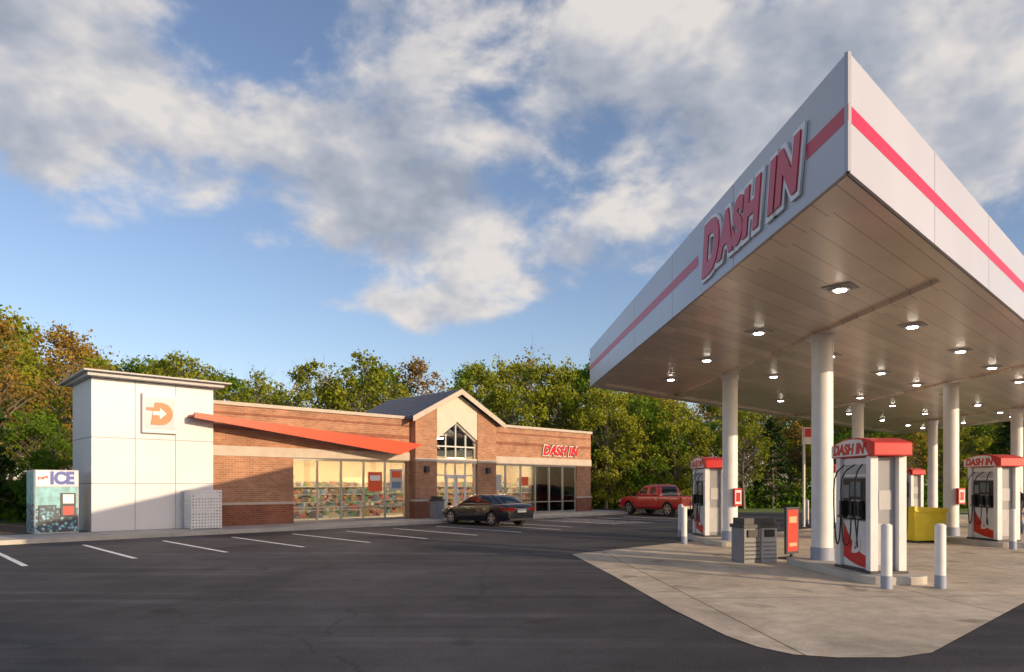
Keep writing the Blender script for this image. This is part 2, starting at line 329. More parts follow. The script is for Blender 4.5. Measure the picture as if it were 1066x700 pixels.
# interior
it=MB(); it.box(4.5,26.6,7,7.1,.1,3.25); it.box(4.45,4.55,.7,7,.1,3.25); it.box(26.6,26.7,.62,7.1,.1,3.25); it.make('interior_walls',[M['inwall']],B)
box('interior_floor',4.4,26.8,.45,7.1,.02,.135,M['infloor'],B); 
ce=MB(); ce.box(4.5,13.6,.62,7,3.26,3.3); ce.box(18.6,26.75,.62,7,3.26,3.3); ce.box(13.6,18.6,2.5,7,3.26,3.3); ce.make('interior_ceiling',[M['inwall']],B)
ip=MB()
for x in np.arange(5.5,26.3,2.1):
    for y in (.85,3.0,5.2):
        if y<2.5 and 13<x<18.6: continue
        ip.box(x,x+1.1,y,y+.3,3.19,3.24)
ip.box(15.5,16.7,1.8,2.1,4.2,4.25)
ip.make('interior_ceiling_lamps',[M['lampwarm']],B)
sh=MB(); rnd=random.Random(3)
for (x0,x1,yy) in ((7.7,9.9,1.9),(10.3,13.0,2.0),(19.2,21.6,1.9),(22.0,25.0,2.0),(8,13,4.0),(19,25.0,4.0),(14.5,18,4.5),(7,26,6.5)):
    hh=1.3 if yy<3 else 1.9
    for z in np.arange(.2,hh,.36):
        sh.box(x0,x1,yy,yy+.4,z,z+.03,8)
        x=x0+.02
        while x<x1-.2:
            w=rnd.uniform(.06,.22); sh.box(x,x+w-.015,yy+.03,yy+.35,z+.035,z+rnd.uniform(.14,.30),rnd.randrange(8)); x+=w
for y0 in np.arange(1.0,6.0,.25):
    for z in (.3,.7,1.1,1.5,1.9): sh.box(26.25,26.58,y0,y0+.22,z,z+rnd.uniform(.2,.34),rnd.randrange(8))
sh.make('interior_shelves',[M['prod%d'%i] for i in range(8)]+[M['lgrey']],B)
po=MB(); po.box(11.2,11.95,.385,.40,1.45,2.35,0); po.box(11.3,11.85,.378,.384,1.95,2.2,1);po.box(12.4,13.1,.385,.40,1.5,2.5,2); po.box(19.0,19.6,.385,.40,1.5,2.3,2)
po.box(12.5,13.0,.378,.384,2.1,2.4,0); po.box(12.5,13.0,.378,.384,1.6,1.9,3); po.box(21.2,21.7,.385,.40,1.7,2.2,0)
po.make('window_posters',[M['poster'],M['paintw'],M['lgrey'],M['prod2']],B)
text('store_sign_letters_back','DASH IN',.76,M['signwhite'],B,(24.2,.23,3.72),(1,0,0),(0,0,1),extrude=.02,offset=.07,shear=.25,scale=(.97,1),space=1.05)
text('store_sign_letters','DASH IN',.76,M['red'],B,(24.2,.19,3.72),(1,0,0),(0,0,1),extrude=.02,offset=.03,shear=.25,scale=(.97,1),space=1.05)
wl=MB()
for x in (14.1,18.1): wl.box(x-.1,x+.1,G0-.2,G0,2.35,2.65)
wl.make('wall_lights',[M['dark']],B)
# sidewalk
sw=MB(); sw.box(-40,28.6,-2.15,.28,0,.13,0); sw.box(-40,28.6,-2.3,-2.15,-.01,.135,1); sw.box(28.6,28.75,-2.3,13,-.01,.135,1); sw.box(27.2,28.6,.28,13,0,.13,0)
for k in range(30): x=-30+k*2; sw.box(x,x+.015,-2.1,.2,.13,.1315,2)
o=sw.make('sidewalk',[M['walk'],M['conc'],M['darkgap']]); o.location=O; o.rotation_euler=(0,0,RA)
o=MB().box(-40,-.05,.28,9,-.01,.1).make('mulch_bed',[mat('mulch',(.10,.07,.045),.95,var=.4,vscale=5,bump=.8,bscale=20)]); o.location=O; o.rotation_euler=(0,0,RA)
# ---------------------------------------------------------------- ice machine
I=empty('ice_vending_machine',SU(-1.62,0,.13),RA)
box('cabinet',0,1.25,0,1.4,.0,2.12,M['lgrey'],I,bevel=.02)
m,nt,bs=newmat('ice_mural'); tc=nt.nodes.new('ShaderNodeTexCoord'); vo=nt.nodes.new('ShaderNodeTexVoronoi'); vo.inputs['Scale'].default_value=9; nt.links.new(tc.outputs['Object'],vo.inputs['Vector'])
cr=nt.nodes.new('ShaderNodeValToRGB'); e=cr.color_ramp.elements; e[0].color=(.8,.85,.87,1); e[1].color=(.01,.03,.06,1); e[1].position=.60; x=e.new(.35); x.color=(.06,.3,.42,1)
nt.links.new(vo.outputs['Distance'],cr.inputs[0]); nt.links.new(cr.outputs[0],bs.inputs['Base Color']); bs.inputs['Roughness'].default_value=.4; M['mural']=m
ic=MB(); ic.box(.03,1.22,-.012,0,.05,.85,0); ic.box(.03,1.22,-.013,0,.85,1.55,1); ic.box(.03,1.22,-.04,0,1.57,2.09,2); ic.box(.72,1.15,-.06,-.013,.55,1.35,3); ic.box(.78,1.09,-.066,-.06,1.0,1.3,4); ic.box(.1,.6,-.05,-.013,.35,.95,3); ic.box(.15,.55,-.056,-.05,.42,.9,0)
ic.box(.78,1.09,-.068,-.06,.62,.9,5); ic.box(-.012,0,.05,1.35,.05,1.0,0); ic.box(-.012,0,.05,1.35,1.0,2.05,1)
ic.make('front_graphics',[M['mural'],mat('mural_teal',(.16,.42,.48),.4,var=.4,vscale=4),M['paintw'],M['dark'],M['paintw'],M['red']],I)
text('ice_letters','ICE',.56,M['blue'],I,(.76,-.05,1.83),(1,0,0),(0,0,1),extrude=.01,offset=.03,scale=(.84,1))
text('pure_letters','Pure',.15,M['red'],I,(.22,-.05,1.86),(.95,0,.3),(-.3,0,.95),extrude=.01,offset=.006)
# ---------------------------------------------------------------- propane cage
C=empty('propane_exchange_cage',SU(2.95,-1.0,.13),RA)
cg=MB()
for x in (0,1.05):
    for y in (0,.75): cg.box(x-.02,x+.02,y-.02,y+.02,0,1.4)
for z in (.05,.72,1.38):
    cg.box(-.02,1.07,-.022,.018,z-.02,z+.02); cg.box(-.02,1.07,.732,.772,z-.02,z+.02); cg.box(-.022,.018,0,.75,z-.02,z+.02); cg.box(1.032,1.072,0,.75,z-.02,z+.02)
for k in range(1,10): x=k*1.05/10; cg.box(x-.032,x+.032,-.012,.0,.05,1.38)
for k in range(1,12): z=.05+k*1.33/12; cg.box(0,1.05,-.018,-.012,z-.035,z+.035); cg.box(-.018,-.012,0,.75,z-.035,z+.035)
for k in range(1,7): y=k*.107; cg.box(-.012,0,y-.032,y+.032,.05,1.38)
cg.box(-.03,1.08,-.03,.78,1.4,1.43); cg.box(.02,1.03,.02,.73,.70,.72); cg.box(.52,.56,-.03,.0,.05,1.38)
cg.box(.1,.95,-.032,-.02,1.15,1.33)
cg.make('cage_frame',[M['paintw']],C)
pt=MB()
for z in (.06,.76):
    for x in (.18,.52,.86):
        for y in (.2,.55): pt.cyl((x,y,z),(x,y,z+.38),.145,n=14); pt.cyl((x,y,z+.38),(x,y,z+.46),.145,.06,n=14); pt.cyl((x,y,z+.46),(x,y,z+.54),.08,n=10)
pt.make('propane_tanks',[M['grey']],C,autos=True)
def bin_small(p):
    E=empty('trash_can',p,RA); t=MB(); t.box(-.24,.24,-.24,.24,0,.85,0); t.box(-.27,.27,-.27,.27,.85,.93,1); t.box(-.2,.2,-.2,.2,.93,1.08,1); t.box(-.14,.14,-.275,-.2,.9,1.02,2); t.make('bin',[M['grey'],M['dark'],M['black']],E,bevel=.01)
bin_small(SU(14.1,-1.0,.13)); 
# ---------------------------------------------------------------- canopy
C0=Vector((3.37,6.84,0)); SN=abs(a.x*b_.y-a.y*b_.x); LA=30.0; LB=15.08; ZB=4.9; ZT=6.1
def AB(al,be,z=0): p=C0+a*al+b_*be; return Vector((p.x,p.y,z))
K=empty('gas_station_canopy')
def quad(d,z): k=d/SN; return [AB(k,k,z),AB(LA-k,k,z),AB(LA-k,LB-k,z),AB(k,LB-k,z)]
m,nt,bs=newmat('soffit_metal'); L=nt.links
tc=nt.nodes.new('ShaderNodeTexCoord'); mp=nt.nodes.new('ShaderNodeMapping'); mp.inputs['Rotation'].default_value=(0,0,-RA); L.new(tc.outputs['Object'],mp.inputs[0])
sp=nt.nodes.new('ShaderNodeSeparateXYZ'); L.new(mp.outputs[0],sp.inputs[0])
fr_=mth(nt,'FRACT',mth(nt,'MULTIPLY',sp.outputs[1],2.5),0)
ed=mrange(nt,mth(nt,'ABSOLUTE',mth(nt,'SUBTRACT',fr_,.5),0),.46,.5,1,.5,True)
fl=nt.nodes.new('ShaderNodeTexWhiteNoise'); fl.noise_dimensions='1D'; L.new(mth(nt,'FLOOR',mth(nt,'MULTIPLY',sp.outputs[1],2.5),0),fl.inputs['W'])
pv=mrange(nt,fl.outputs['Value'],0,1,.88,1.1)
v=mth(nt,'MULTIPLY',mth(nt,'MULTIPLY',ed,pv),mrange(nt,noise(nt,tc.outputs['Object'],.5,4),.3,.7,.88,1.1))
sc=nt.nodes.new('ShaderNodeVectorMath'); sc.operation='SCALE'; sc.inputs[0].default_value=(.74,.66,.58); L.new(v,sc.inputs['Scale']); L.new(sc.outputs[0],bs.inputs['Base Color'])
bs.inputs['Roughness'].default_value=.30; bs.inputs['Metallic'].default_value=.4
M['soffit']=m
dk=MB(); dk.prism(quad(.06,5.0),(0,0,1.0)); dk.make('soffit_deck',[M['soffit']],K)
lp=MB(); o_=quad(.06,ZB+.01); i_=quad(.42,ZB+.01)
for k in range(4):
    j=(k+1)%4; lp.prism([o_[k],o_[j],i_[j],i_[k]],(0,0,.095))
for al in (4.89,14.97,25.05):
    lp.prism([AB(al-.2,.56,4.93),AB(al+.2,.56,4.93),AB(al+.2,LB-.56,4.93),AB(al-.2,LB-.56,4.93)],(0,0,.07))
lp.make('soffit_rim',[M['soffit']],K)
fs=MB(); st=MB(); zs0,zs1=5.41,5.58
q=quad(0,0); 
for k in range(4):
    p0=q[k]; p1=q[(k+1)%4]; d=(p1-p0); Ln=d.length; d.normalize(); out=Vector((d.y,-d.x,0))
    npan=max(1,round(Ln/3.0))
    for i in range(npan):
        t0=Ln*i/npan+(.008 if i else 0); t1=Ln*(i+1)/npan-(.008 if i<npan-1 else 0)
        A=p0+d*t0; Bq=p1-d*(Ln-t1)
        fs.prism([Vector((A.x,A.y,ZB)),Vector((Bq.x,Bq.y,ZB)),Vector((Bq.x,Bq.y,ZT)),Vector((A.x,A.y,ZT))],-out*.035,0)
    segs=[(0,Ln)]
    if k==3: segs=[(0,Ln-4.55),(Ln-.85,Ln)]
    for (t0,t1) in segs:
        A=p0+d*t0+out*.003; Bq=p0+d*t1+out*.003
        st.prism([Vector((A.x,A.y,zs0)),Vector((Bq.x,Bq.y,zs0)),Vector((Bq.x,Bq.y,zs1)),Vector((A.x,A.y,zs1))],-out*.002,0)
fs.make('fascia_panels',[M['fascia']],K); st.make('fascia_stripe',[M['crimson']],K)
bk=MB(); o_=quad(.036,ZB+.02); i_=quad(.12,ZB+.02)
for k in range(4):
    j=(k+1)%4; bk.prism([o_[k],o_[j],i_[j],i_[k]],(0,0,ZT-ZB-.03))
bk.make('fascia_backing',[M['greygap']],K)
nrm=Vector((-b_.y,b_.x,0))
def csign(name,ch,size,off,m,depth,ex,be,z):
    p=AB(0,be,z)+nrm*depth
    return text(name,ch,size,m,K,p,-b_,(0,0,1),extrude=ex,offset=off,shear=.2,scale=(.92,1),space=1.09)
csign('sign_back_word','ASH IN',.80,.115,M['signwhite'],.022,.015,2.23,5.42)
csign('sign_word','ASH IN',.80,.050,M['crimson'],.047,.009,2.23,5.42)
csign('sign_back_initial','D',1.02,.115,M['signwhite'],.022,.015,3.88,5.44)
csign('sign_initial','D',1.02,.060,M['crimson'],.047,.009,3.88,5.44)
lm=MB(); ll=MB()
for al in (3,6.8,10.5,13.8,17.4,21.8,25.8,28.4):
    for be in (2.3,5.5,8.7,11.9):
        c=AB(al,be,4.985)
        pts=[c+a*dx*.22+n_*dy*.22 for dx,dy in ((-1,-1),(1,-1),(1,1),(-1,1))]
        lm.prism(pts,(0,0,.013))
        lm.cyl((c.x,c.y,4.95),(c.x,c.y,4.985),.15,.19,n=16)
        ll.cyl((c.x,c.y,4.935),(c.x,c.y,4.95),.09,.10,n=12)
lm.make('lamp_housings',[M['lgrey']],K); ll.make('lamp_lenses',[M['lamp']],K)
co=MB()
COLS=[]
for i in range(3):
    for j in range(2):
        p=AB(4.89+10.08*i,4.37+5.24*j); COLS.append(p)
        co.cyl((p.x,p.y,.14),(p.x,p.y,4.93),.215,n=32,m=0)
        co.cyl((p.x,p.y,.15),(p.x,p.y,.42),.235,n=32,m=1); co.cyl((p.x,p.y,4.80),(p.x,p.y,4.925),.25,n=32,m=0)
co.make('columns',[M['paintw'],M['bluegrey']],K,autos=True)
# ---------------------------------------------------------------- islands, pumps
RB=math.atan2(b_.y,b_.x)-math.pi/2
def LP(p,x,y,z=0):
    v=Vector(p)+Vector((b_.y,-b_.x,0))*x+b_*y; return Vector((v.x,v.y,z))
def island(p,y0,y1):
    w=.6; r=.35; pts=[]
    for cx,cy,t0 in ((w-r,y1-r,0),(-w+r,y1-r,90),(-w+r,y0+r,180),(w-r,y0+r,270)):
        for k in range(6): t=math.radians(t0+k*18); pts.append((cx+r*math.cos(t),cy+r*math.sin(t),0))
    t=MB().prism(pts,(0,0,.15)); return t.make('pump_island_kerb',[M['conc']],None,bevel=.02,loc=p,rz=RB)
def hose(mb,pts,r=.018,n=6,m=0,samples=14):
    P=[Vector(q) for q in pts]
    def cat(t):
        i=min(int(t),len(P)-2); f=t-i; p0=P[max(i-1,0)];p1=P[i];p2=P[i+1];p3=P[min(i+2,len(P)-1)]
        return .5*((2*p1)+(p2-p0)*f+(2*p0-5*p1+4*p2-p3)*f*f+(3*p1-p0-3*p2+p3)*f**3)
    T=[cat(k*(len(P)-1)/samples) for k in range(samples+1)]
    for k in range(samples): mb.cyl(T[k],T[k+1],r,n=n,m=m,cap=False)
M['pe']=mat('pump_end',(.27,.28,.31),.4)
def pump(p):
    E=empty('fuel_pump',(p.x,p.y,.15),RB)
    t=MB()
    t.box(-.25,.25,-.46,.46,0,1.95,0)
    for sx in (-1,1):
        for sy in (-1,1):
            x=sx*.19; y=sy*.46
            t.box(min(x,x+sx*.15),max(x,x+sx*.15),min(y-sy*.03,y+sy*.12),max(y-sy*.03,y+sy*.12),0,2.12,1)
    t.make('body',[M['lgrey'],M['paintw']],E,bevel=.012)
    d=MB()
    for sy in (-1,1):
        y=sy*.46
        d.box(-.19,.19,min(y,y+sy*.02),max(y,y+sy*.02),.05,2.1,0)
        d.box(-.12,.12,min(y,y+sy*.03),max(y,y+sy*.03),1.15,1.5,1)
        d.box(-.15,.15,min(y,y+sy*.025),max(y,y+sy*.025),.15,.9,1)
    d.box(-.36,.36,-.60,.60,.0,.05,2)
    d.make('end_panels',[M['pe'],M['lgrey'],M['dark']],E)
    f=MB()
    for sx in (-1,1):
        def X(t0,t1): u0=sx*(.25+t0);u1=sx*(.25+t1); return min(u0,u1),max(u0,u1)
        f.box(*X(0,.045),-.39,.39,.95,1.72,0)
        f.box(*X(.045,.06),-.22,.12,1.38,1.66,1)
        f.box(*X(.045,.075),.15,.33,1.35,1.6,2)
        f.box(*X(.045,.058),-.2,.1,1.2,1.32,3)
        f.box(*X(0,.03),-.40,.40,.06,.93,4)
        f.box(*X(0,.03),-.40,.40,1.75,2.1,4)
        f.box(*X(.03,.036),-.34,.34,1.80,1.98,3)
        for y in (-.3,.3,-.06):
            f.box(*X(.045,.12),y-.055,y+.055,.98,1.12,5)
            f.box(*X(.06,.16),y-.03,y+.03,1.02,1.30,5); f.box(*X(.12,.20),y-.025,y+.025,.98,1.03,2)
        xo=sx*.283
        sw=[]
        for k in range(9): u=k/8; sw.append((xo,-.39+.78*u,.08+.15*u*u))
        for k in range(8,-1,-1): u=k/8; sw.append((xo,-.39+.78*u,.30+.58*u*u))
        f.prism(sw,(sx*.004,0,0),6)
    f.make('dispenser_faces',[M['black'],M['screen'],M['grey'],M['lgrey'],M['paintw'],M['black'],M['red']],E)
    for sx in (-1,1):
        text('door_logo','D',.36,M['paintw'],E,(sx*.292,-sx*(-.02),.45),(0,-1 if sx<0 else 1,0),(0,0,1),extrude=.003,offset=.02,shear=.2)
    h=MB()
    for sx in (-1,1):
        for y,yt in ((-.3,-.36),(.3,.36),(-.06,.1)):
            hose(h,[(sx*.32,y,1.98),(sx*.48,yt,1.75),(sx*.50,yt,1.1),(sx*.45,yt,.50),(sx*.40,y+.05,.55),(sx*.40,y,.98)],.013)
    h.make('hoses',[M['black']],E,autos=True)
    v=MB(); pts=[]
    yy=.72; N=14
    for k in range(N+1):
        u=-1+2*k/N; pts.append((-.36,yy*u,2.36+.12*(1-u*u)))
    v.prism([(-.36,-yy,2.12)]+pts+[(-.36,yy,2.12)],(.72,0,0),0)
    v.make('valance',[M['red']],E,bevel=.02)
    w=MB()
    for sx in (-1,1):
        xo=sx*.362; pl=[]
        s0=-.34; 
        for k in range(11): u=k/10; y=s0+(.70-s0)*u; pl.append((xo,y,2.335+.115*(1-(y/.72)**2)))
        pl=[(xo,s0-.22,2.14)]+pl+[(xo,.70,2.14)]
        w.prism(pl,(sx*.004,0,0),0)
    w.make('valance_white_panels',[M['paintw']],E)
    text('valance_letters','DASH IN',.27,M['red'],E,(-.370,.10,2.26),(0,-1,0),(0,0,1),extrude=.003,offset=.012,shear=.2)
    text('valance_letters_rear','DASH IN',.27,M['red'],E,(.370,.12,2.26),(0,1,0),(0,0,1),extrude=.003,offset=.012,shear=.2)
def bollard(p):
    t=MB(); t.cyl((0,0,0),(0,0,1.06),.085,n=20,m=0); t.cyl((0,0,1.06),(0,0,1.09),.085,.05,n=20,m=0); t.cyl((0,0,.0),(0,0,.22),.09,n=20,m=1)
    t.make('bollard',[M['paintw'],M['bluegrey']],None,autos=True,loc=(p.x,p.y,.006))
for i,p in enumerate(COLS):
    near=(i%2==0)
    if near:
        island(p,-2.75,.65); pump(LP(p,0,-1.75)); bollard(LP(p,-.52,-3.1)); bollard(LP(p,.42,-3.1))
    else:
        island(p,-.65,2.75); pump(LP(p,0,1.75)); bollard(LP(p,-.5,3.1)); bollard(LP(p,.45,3.1))
bollard(Vector((5.1,20.2,0)))
for ii in (1,2):
    p=COLS[ii]; E=empty('fire_extinguisher_box',LP(p,.02,-.235,1.15),RB)
    t=MB(); t.box(-.02,.20,-.1,.0,0,.5,0); t.box(.0,.18,-.105,-.1,.05,.45,1); t.box(.03,.15,-.108,-.105,.12,.38,0); t.make('cabinet',[M['red'],M['paintw']],E,bevel=.008)
def trash(p,rz):
    E=empty('forecourt_trash_bin',(p[0],p[1],.006),rz); t=MB()
    t.box(-.42,.0,-.25,.25,0,.78,0); t.box(.02,.42,-.25,.25,0,.78,1); t.box(-.45,.45,-.28,.28,.78,.86,2); t.box(-.40,.40,-.22,.22,.86,1.0,2)
    t.box(-.34,-.08,-.285,-.2,.58,.74,3); t.box(.10,.34,-.285,-.2,.58,.74,3); 
    for k in range(5): t.box(-.40,-.02,-.256,-.25,.08+k*.09,.11+k*.09,2); t.box(.05,.40,-.256,-.25,.08+k*.09,.11+k*.09,0)
    t.make('bin_body',[M['grey'],M['lgrey'],M['dark'],M['black']],E,bevel=.012)
trash((5.5,15.5),math.radians(15)); trash((13.2,20.6+3),RB)
E=empty('poster_stand',(6.6,16.1,.006),math.radians(35)); t=MB(); t.box(-.25,.25,-.03,.03,.12,1.22,0); t.box(-.21,.21,-.036,-.03,.18,1.16,1); t.box(-.25,.25,-.2,.2,0,.04,0); t.box(-.03,.03,-.03,.03,.04,.12,0); t.box(-.15,.15,-.040,-.036,.85,1.0,2); t.box(-.15,.15,-.040,-.036,.3,.38,2); t.make('frame',[M['dark'],mat('poster_red',(.5,.04,.02),.5),mat('poster_cream',(.6,.35,.2),.6)],E)
E=empty('yellow_salt_bin',(12.55,20.9,.006),math.radians(8)); t=MB()
t.prism([(-.5,-.35,.06),(.5,-.35,.06),(.54,-.38,.95),(-.54,-.38,.95)],(0,.72,0),0); t.prism([(-.57,-.42,.95),(.57,-.42,.95),(.57,-.42,1.04),(-.57,-.42,1.10)],(0,.8,0),0)
t.box(-.45,-.3,-.3,.3,0,.06,1); t.box(.3,.45,-.3,.3,0,.06,1); t.box(-.54,.54,-.45,-.42,.93,.96,0); t.make('bin',[M['yellow'],M['dark']],E,bevel=.02)
E=empty('flag_sign_post',(12.2,28.5,.0)); t=MB(); t.cyl((0,0,0),(0,0,4.1),.05,n=12,m=0); t.box(-.07,.33,-.04,.04,3.45,4.15,0); t.box(-.04,.30,-.046,-.04,3.75,4.1,1); t.make('post',[M['paintw'],M['red']],E,autos=True)
# ---------------------------------------------------------------- vehicles
def apply_mods(o):
    bpy.context.view_layer.update(); dg=bpy.context.evaluated_depsgraph_get(); me=bpy.data.meshes.new_from_object(o.evaluated_get(dg)); o.modifiers.clear(); o.data=me
def loft(name,stations,mats,parent,fmfun=None,sub=2,cap=True):
    V=[];F=[];FM=[]; nh=len(stations[0][1]); ring=2*nh
    for x,h in stations:
        V+=[(x,y,z) for y,z in h]+[(x,-y,z) for y,z in h[::-1]]
    for i in range(len(stations)-1):
        for k in range(ring):
            j=(k+1)%ring
            F.append((i*ring+k,i*ring+j,(i+1)*ring+j,(i+1)*ring+k)); FM.append(fmfun(i,min(k,ring-2-k) if k<ring-1 else -1) if fmfun else 0)
    if cap: 
        F.append(tuple(range(ring))[::-1]); FM.append(0); F.append(tuple((len(stations)-1)*ring+k for k in range(ring))); FM.append(0)
    o=mkobj(name,V,F,mats,parent,FM,True)
    bm=bmesh.new(); bm.from_mesh(o.data); bmesh.ops.remove_doubles(bm,verts=bm.verts,dist=.0005); bmesh.ops.recalc_face_normals(bm,faces=bm.faces); bm.to_mesh(o.data); bm.free()
    if sub: md=o.modifiers.new('s','SUBSURF'); md.levels=sub; md.render_levels=sub
    return o
def wheel(mb,x,y,r,w,side):
    y0=y; y1=y-side*w
    mb.cyl((x,y0,r),(x,y1,r),r,n=28,m=0); mb.cyl((x,y0+side*.004,r),(x,y0+side*.012,r),r*.90,r*.86,n=28,m=0)
    mb.cyl((x,y0+side*.012,r),(x,y0+side*.016,r),r*.68,n=28,m=2)
    for k in range(5):
        t=2*math.pi*k/5+.3; c,s=math.cos(t),math.sin(t); px,pz=-s,c
        q=[]
        for rr,ww in ((.06,.05),(r*.66,.035)): q.append((rr,ww))
        pts=[(x+c*q[0][0]+px*q[0][1],y0+side*.017,r+s*q[0][0]+pz*q[0][1]),(x+c*q[1][0]+px*q[1][1],y0+side*.017,r+s*q[1][0]+pz*q[1][1]),(x+c*q[1][0]-px*q[1][1],y0+side*.017,r+s*q[1][0]-pz*q[1][1]),(x+c*q[0][0]-px*q[0][1],y0+side*.017,r+s*q[0][0]-pz*q[0][1])]
        mb.prism(pts,(0,side*.014,0),1)
    mb.cyl((x,y0+side*.016,r),(x,y0+side*.034,r),.07,n=14,m=1)
    N=28
    for k in range(N):
        t0=2*math.pi*k/N; t1=2*math.pi*(k+1)/N
        def pp(t,rr): return (x+rr*math.cos(t),y0+side*.016,r+rr*math.sin(t))
        mb.prism([pp(t0,r*.64),pp(t1,r*.64),pp(t1,r*.70),pp(t0,r*.70)],(0,side*.012,0),1)
def cutwheels(body,xs,r,w):
    cut=MB()
    for x in xs:
        cut.cyl((x,-w-.2,r*1.0),(x,-w+.26,r*1.0),r*1.13,n=32); cut.cyl((x,w-.26,r*1.0),(x,w+.2,r*1.0),r*1.13,n=32)
    c=cut.make('cutter',[M['black']],body.parent); bpy.context.view_layer.update()
    md=body.modifiers.new('b','BOOLEAN'); md.operation='DIFFERENCE'; md.object=c; md.solver='EXACT'
    apply_mods(body); bpy.data.objects.remove(c)
    body.data.set_sharp_from_angle(angle=math.radians(40))
def halfp(w,zb,zs,zt):
    return [(0,zb),(w*.86,zb),(w*.97,zb+.07),(w,(zb+zs)/2),(w*.985,zs),(w*.93,zs+(zt-zs)*.5),(w*.80,zt),(0,zt+.02)]
def sedan(loc,heading,paint,sc=1.0):
    E=empty('parked_sedan_car',loc,heading); E.scale=(sc,sc,sc); H=2.35
    st=[(0,.60,.32,.50,.55),(.05,.72,.26,.56,.62),(.22,.83,.20,.64,.69),(.7,.89,.17,.73,.80),(1.25,.905,.17,.80,.89),(1.8,.91,.17,.85,.93),(3.0,.91,.17,.89,.95),(3.7,.905,.18,.91,.97),(4.2,.88,.20,.91,1.0),(4.5,.85,.23,.88,.99),(4.64,.80,.28,.82,.93),(4.7,.70,.36,.70,.78)]
    body=loft('body',[(H-x,halfp(w,zb,zs,zt)) for x,w,zb,zs,zt in st],[paint],E,None,2)
    cutwheels(body,[H-.92,H-3.72],.33,.91)
    gs=[(1.22,.80,.80,.86,.87),(1.30,.80,.78,.87,.92),(1.95,.80,.62,.88,1.33),(2.08,.80,.61,.88,1.37),(2.62,.80,.60,.88,1.43),(2.72,.80,.60,.88,1.43),(3.35,.79,.60,.88,1.40),(3.55,.79,.60,.88,1.35),(3.75,.78,.62,.89,1.25),(4.18,.76,.70,.92,.99),(4.25,.74,.72,.9,.93)]
    def gh(wb,wt,zb,zt): return [(0,zb),(wb+.04,zb),(wb+.02,zb+(zt-zb)*.12),(wt+(wb-wt)*.12,zb+(zt-zb)*.86),(wt-.04,zb+(zt-zb)*.97),(0,zt)]
    def fm(i,k):
        if k==1: return 0
        if k==2: return 0 if i in(4,7,8) else 1
        if k==3: return 0
        if k in(4,5): return 0 if 2<=i<=6 else 1
        return 0
    g=loft('greenhouse',[(H-x,gh(wb,wt,zb,zt)) for x,wb,wt,zb,zt in gs],[paint,M['carglass']],E,fm,1)
    d=MB()
    for s in (-1,1):
        d.box(-2.34,-2.15,min(s*.42,s*.80),max(s*.42,s*.80),.68,.84,0)
        d.box(-2.2,-1.95,min(s*.78,s*.865),max(s*.78,s*.865),.70,.83,0)
        d.box(1.95,2.24,min(s*.55,s*.80),max(s*.55,s*.80),.56,.66,1)
        d.box(1.35,1.5,min(s*.93,s*1.04),max(s*.93,s*1.04),.86,1.0,2)
        for x in (1.05,-.27+.0,-1.2): d.box(x-.006,x+.006,min(s*.908,s*.914),max(s*.908,s*.914),.3,.82,3)
        for x in (.1,-.9): d.box(x-.1,x+.1,min(s*.91,s*.93),max(s*.91,s*.93),.74,.765,4)
        d.box(-1.0,1.2,min(s*.90,s*.916),max(s*.90,s*.916),.215,.24,3)
    d.box(-2.36,-2.33,-.26,.26,.62,.76,5); d.box(-2.355,-2.3,-.42,.42,.78,.80,4); d.box(-2.34,-2.2,-.7,.7,.28,.36,3)
    d.make('trim',[M['tail'],M['headl'],paint,M['black'],M['chrome'],M['plate']],E)
    w=MB()
    for x in (H-.92,H-3.72):
        for s in (-1,1): wheel(w,x,s*.88,.325,.22,s)
    w.make('wheels',[M['tyre'],M['rim'],M['black']],E,autos=True)
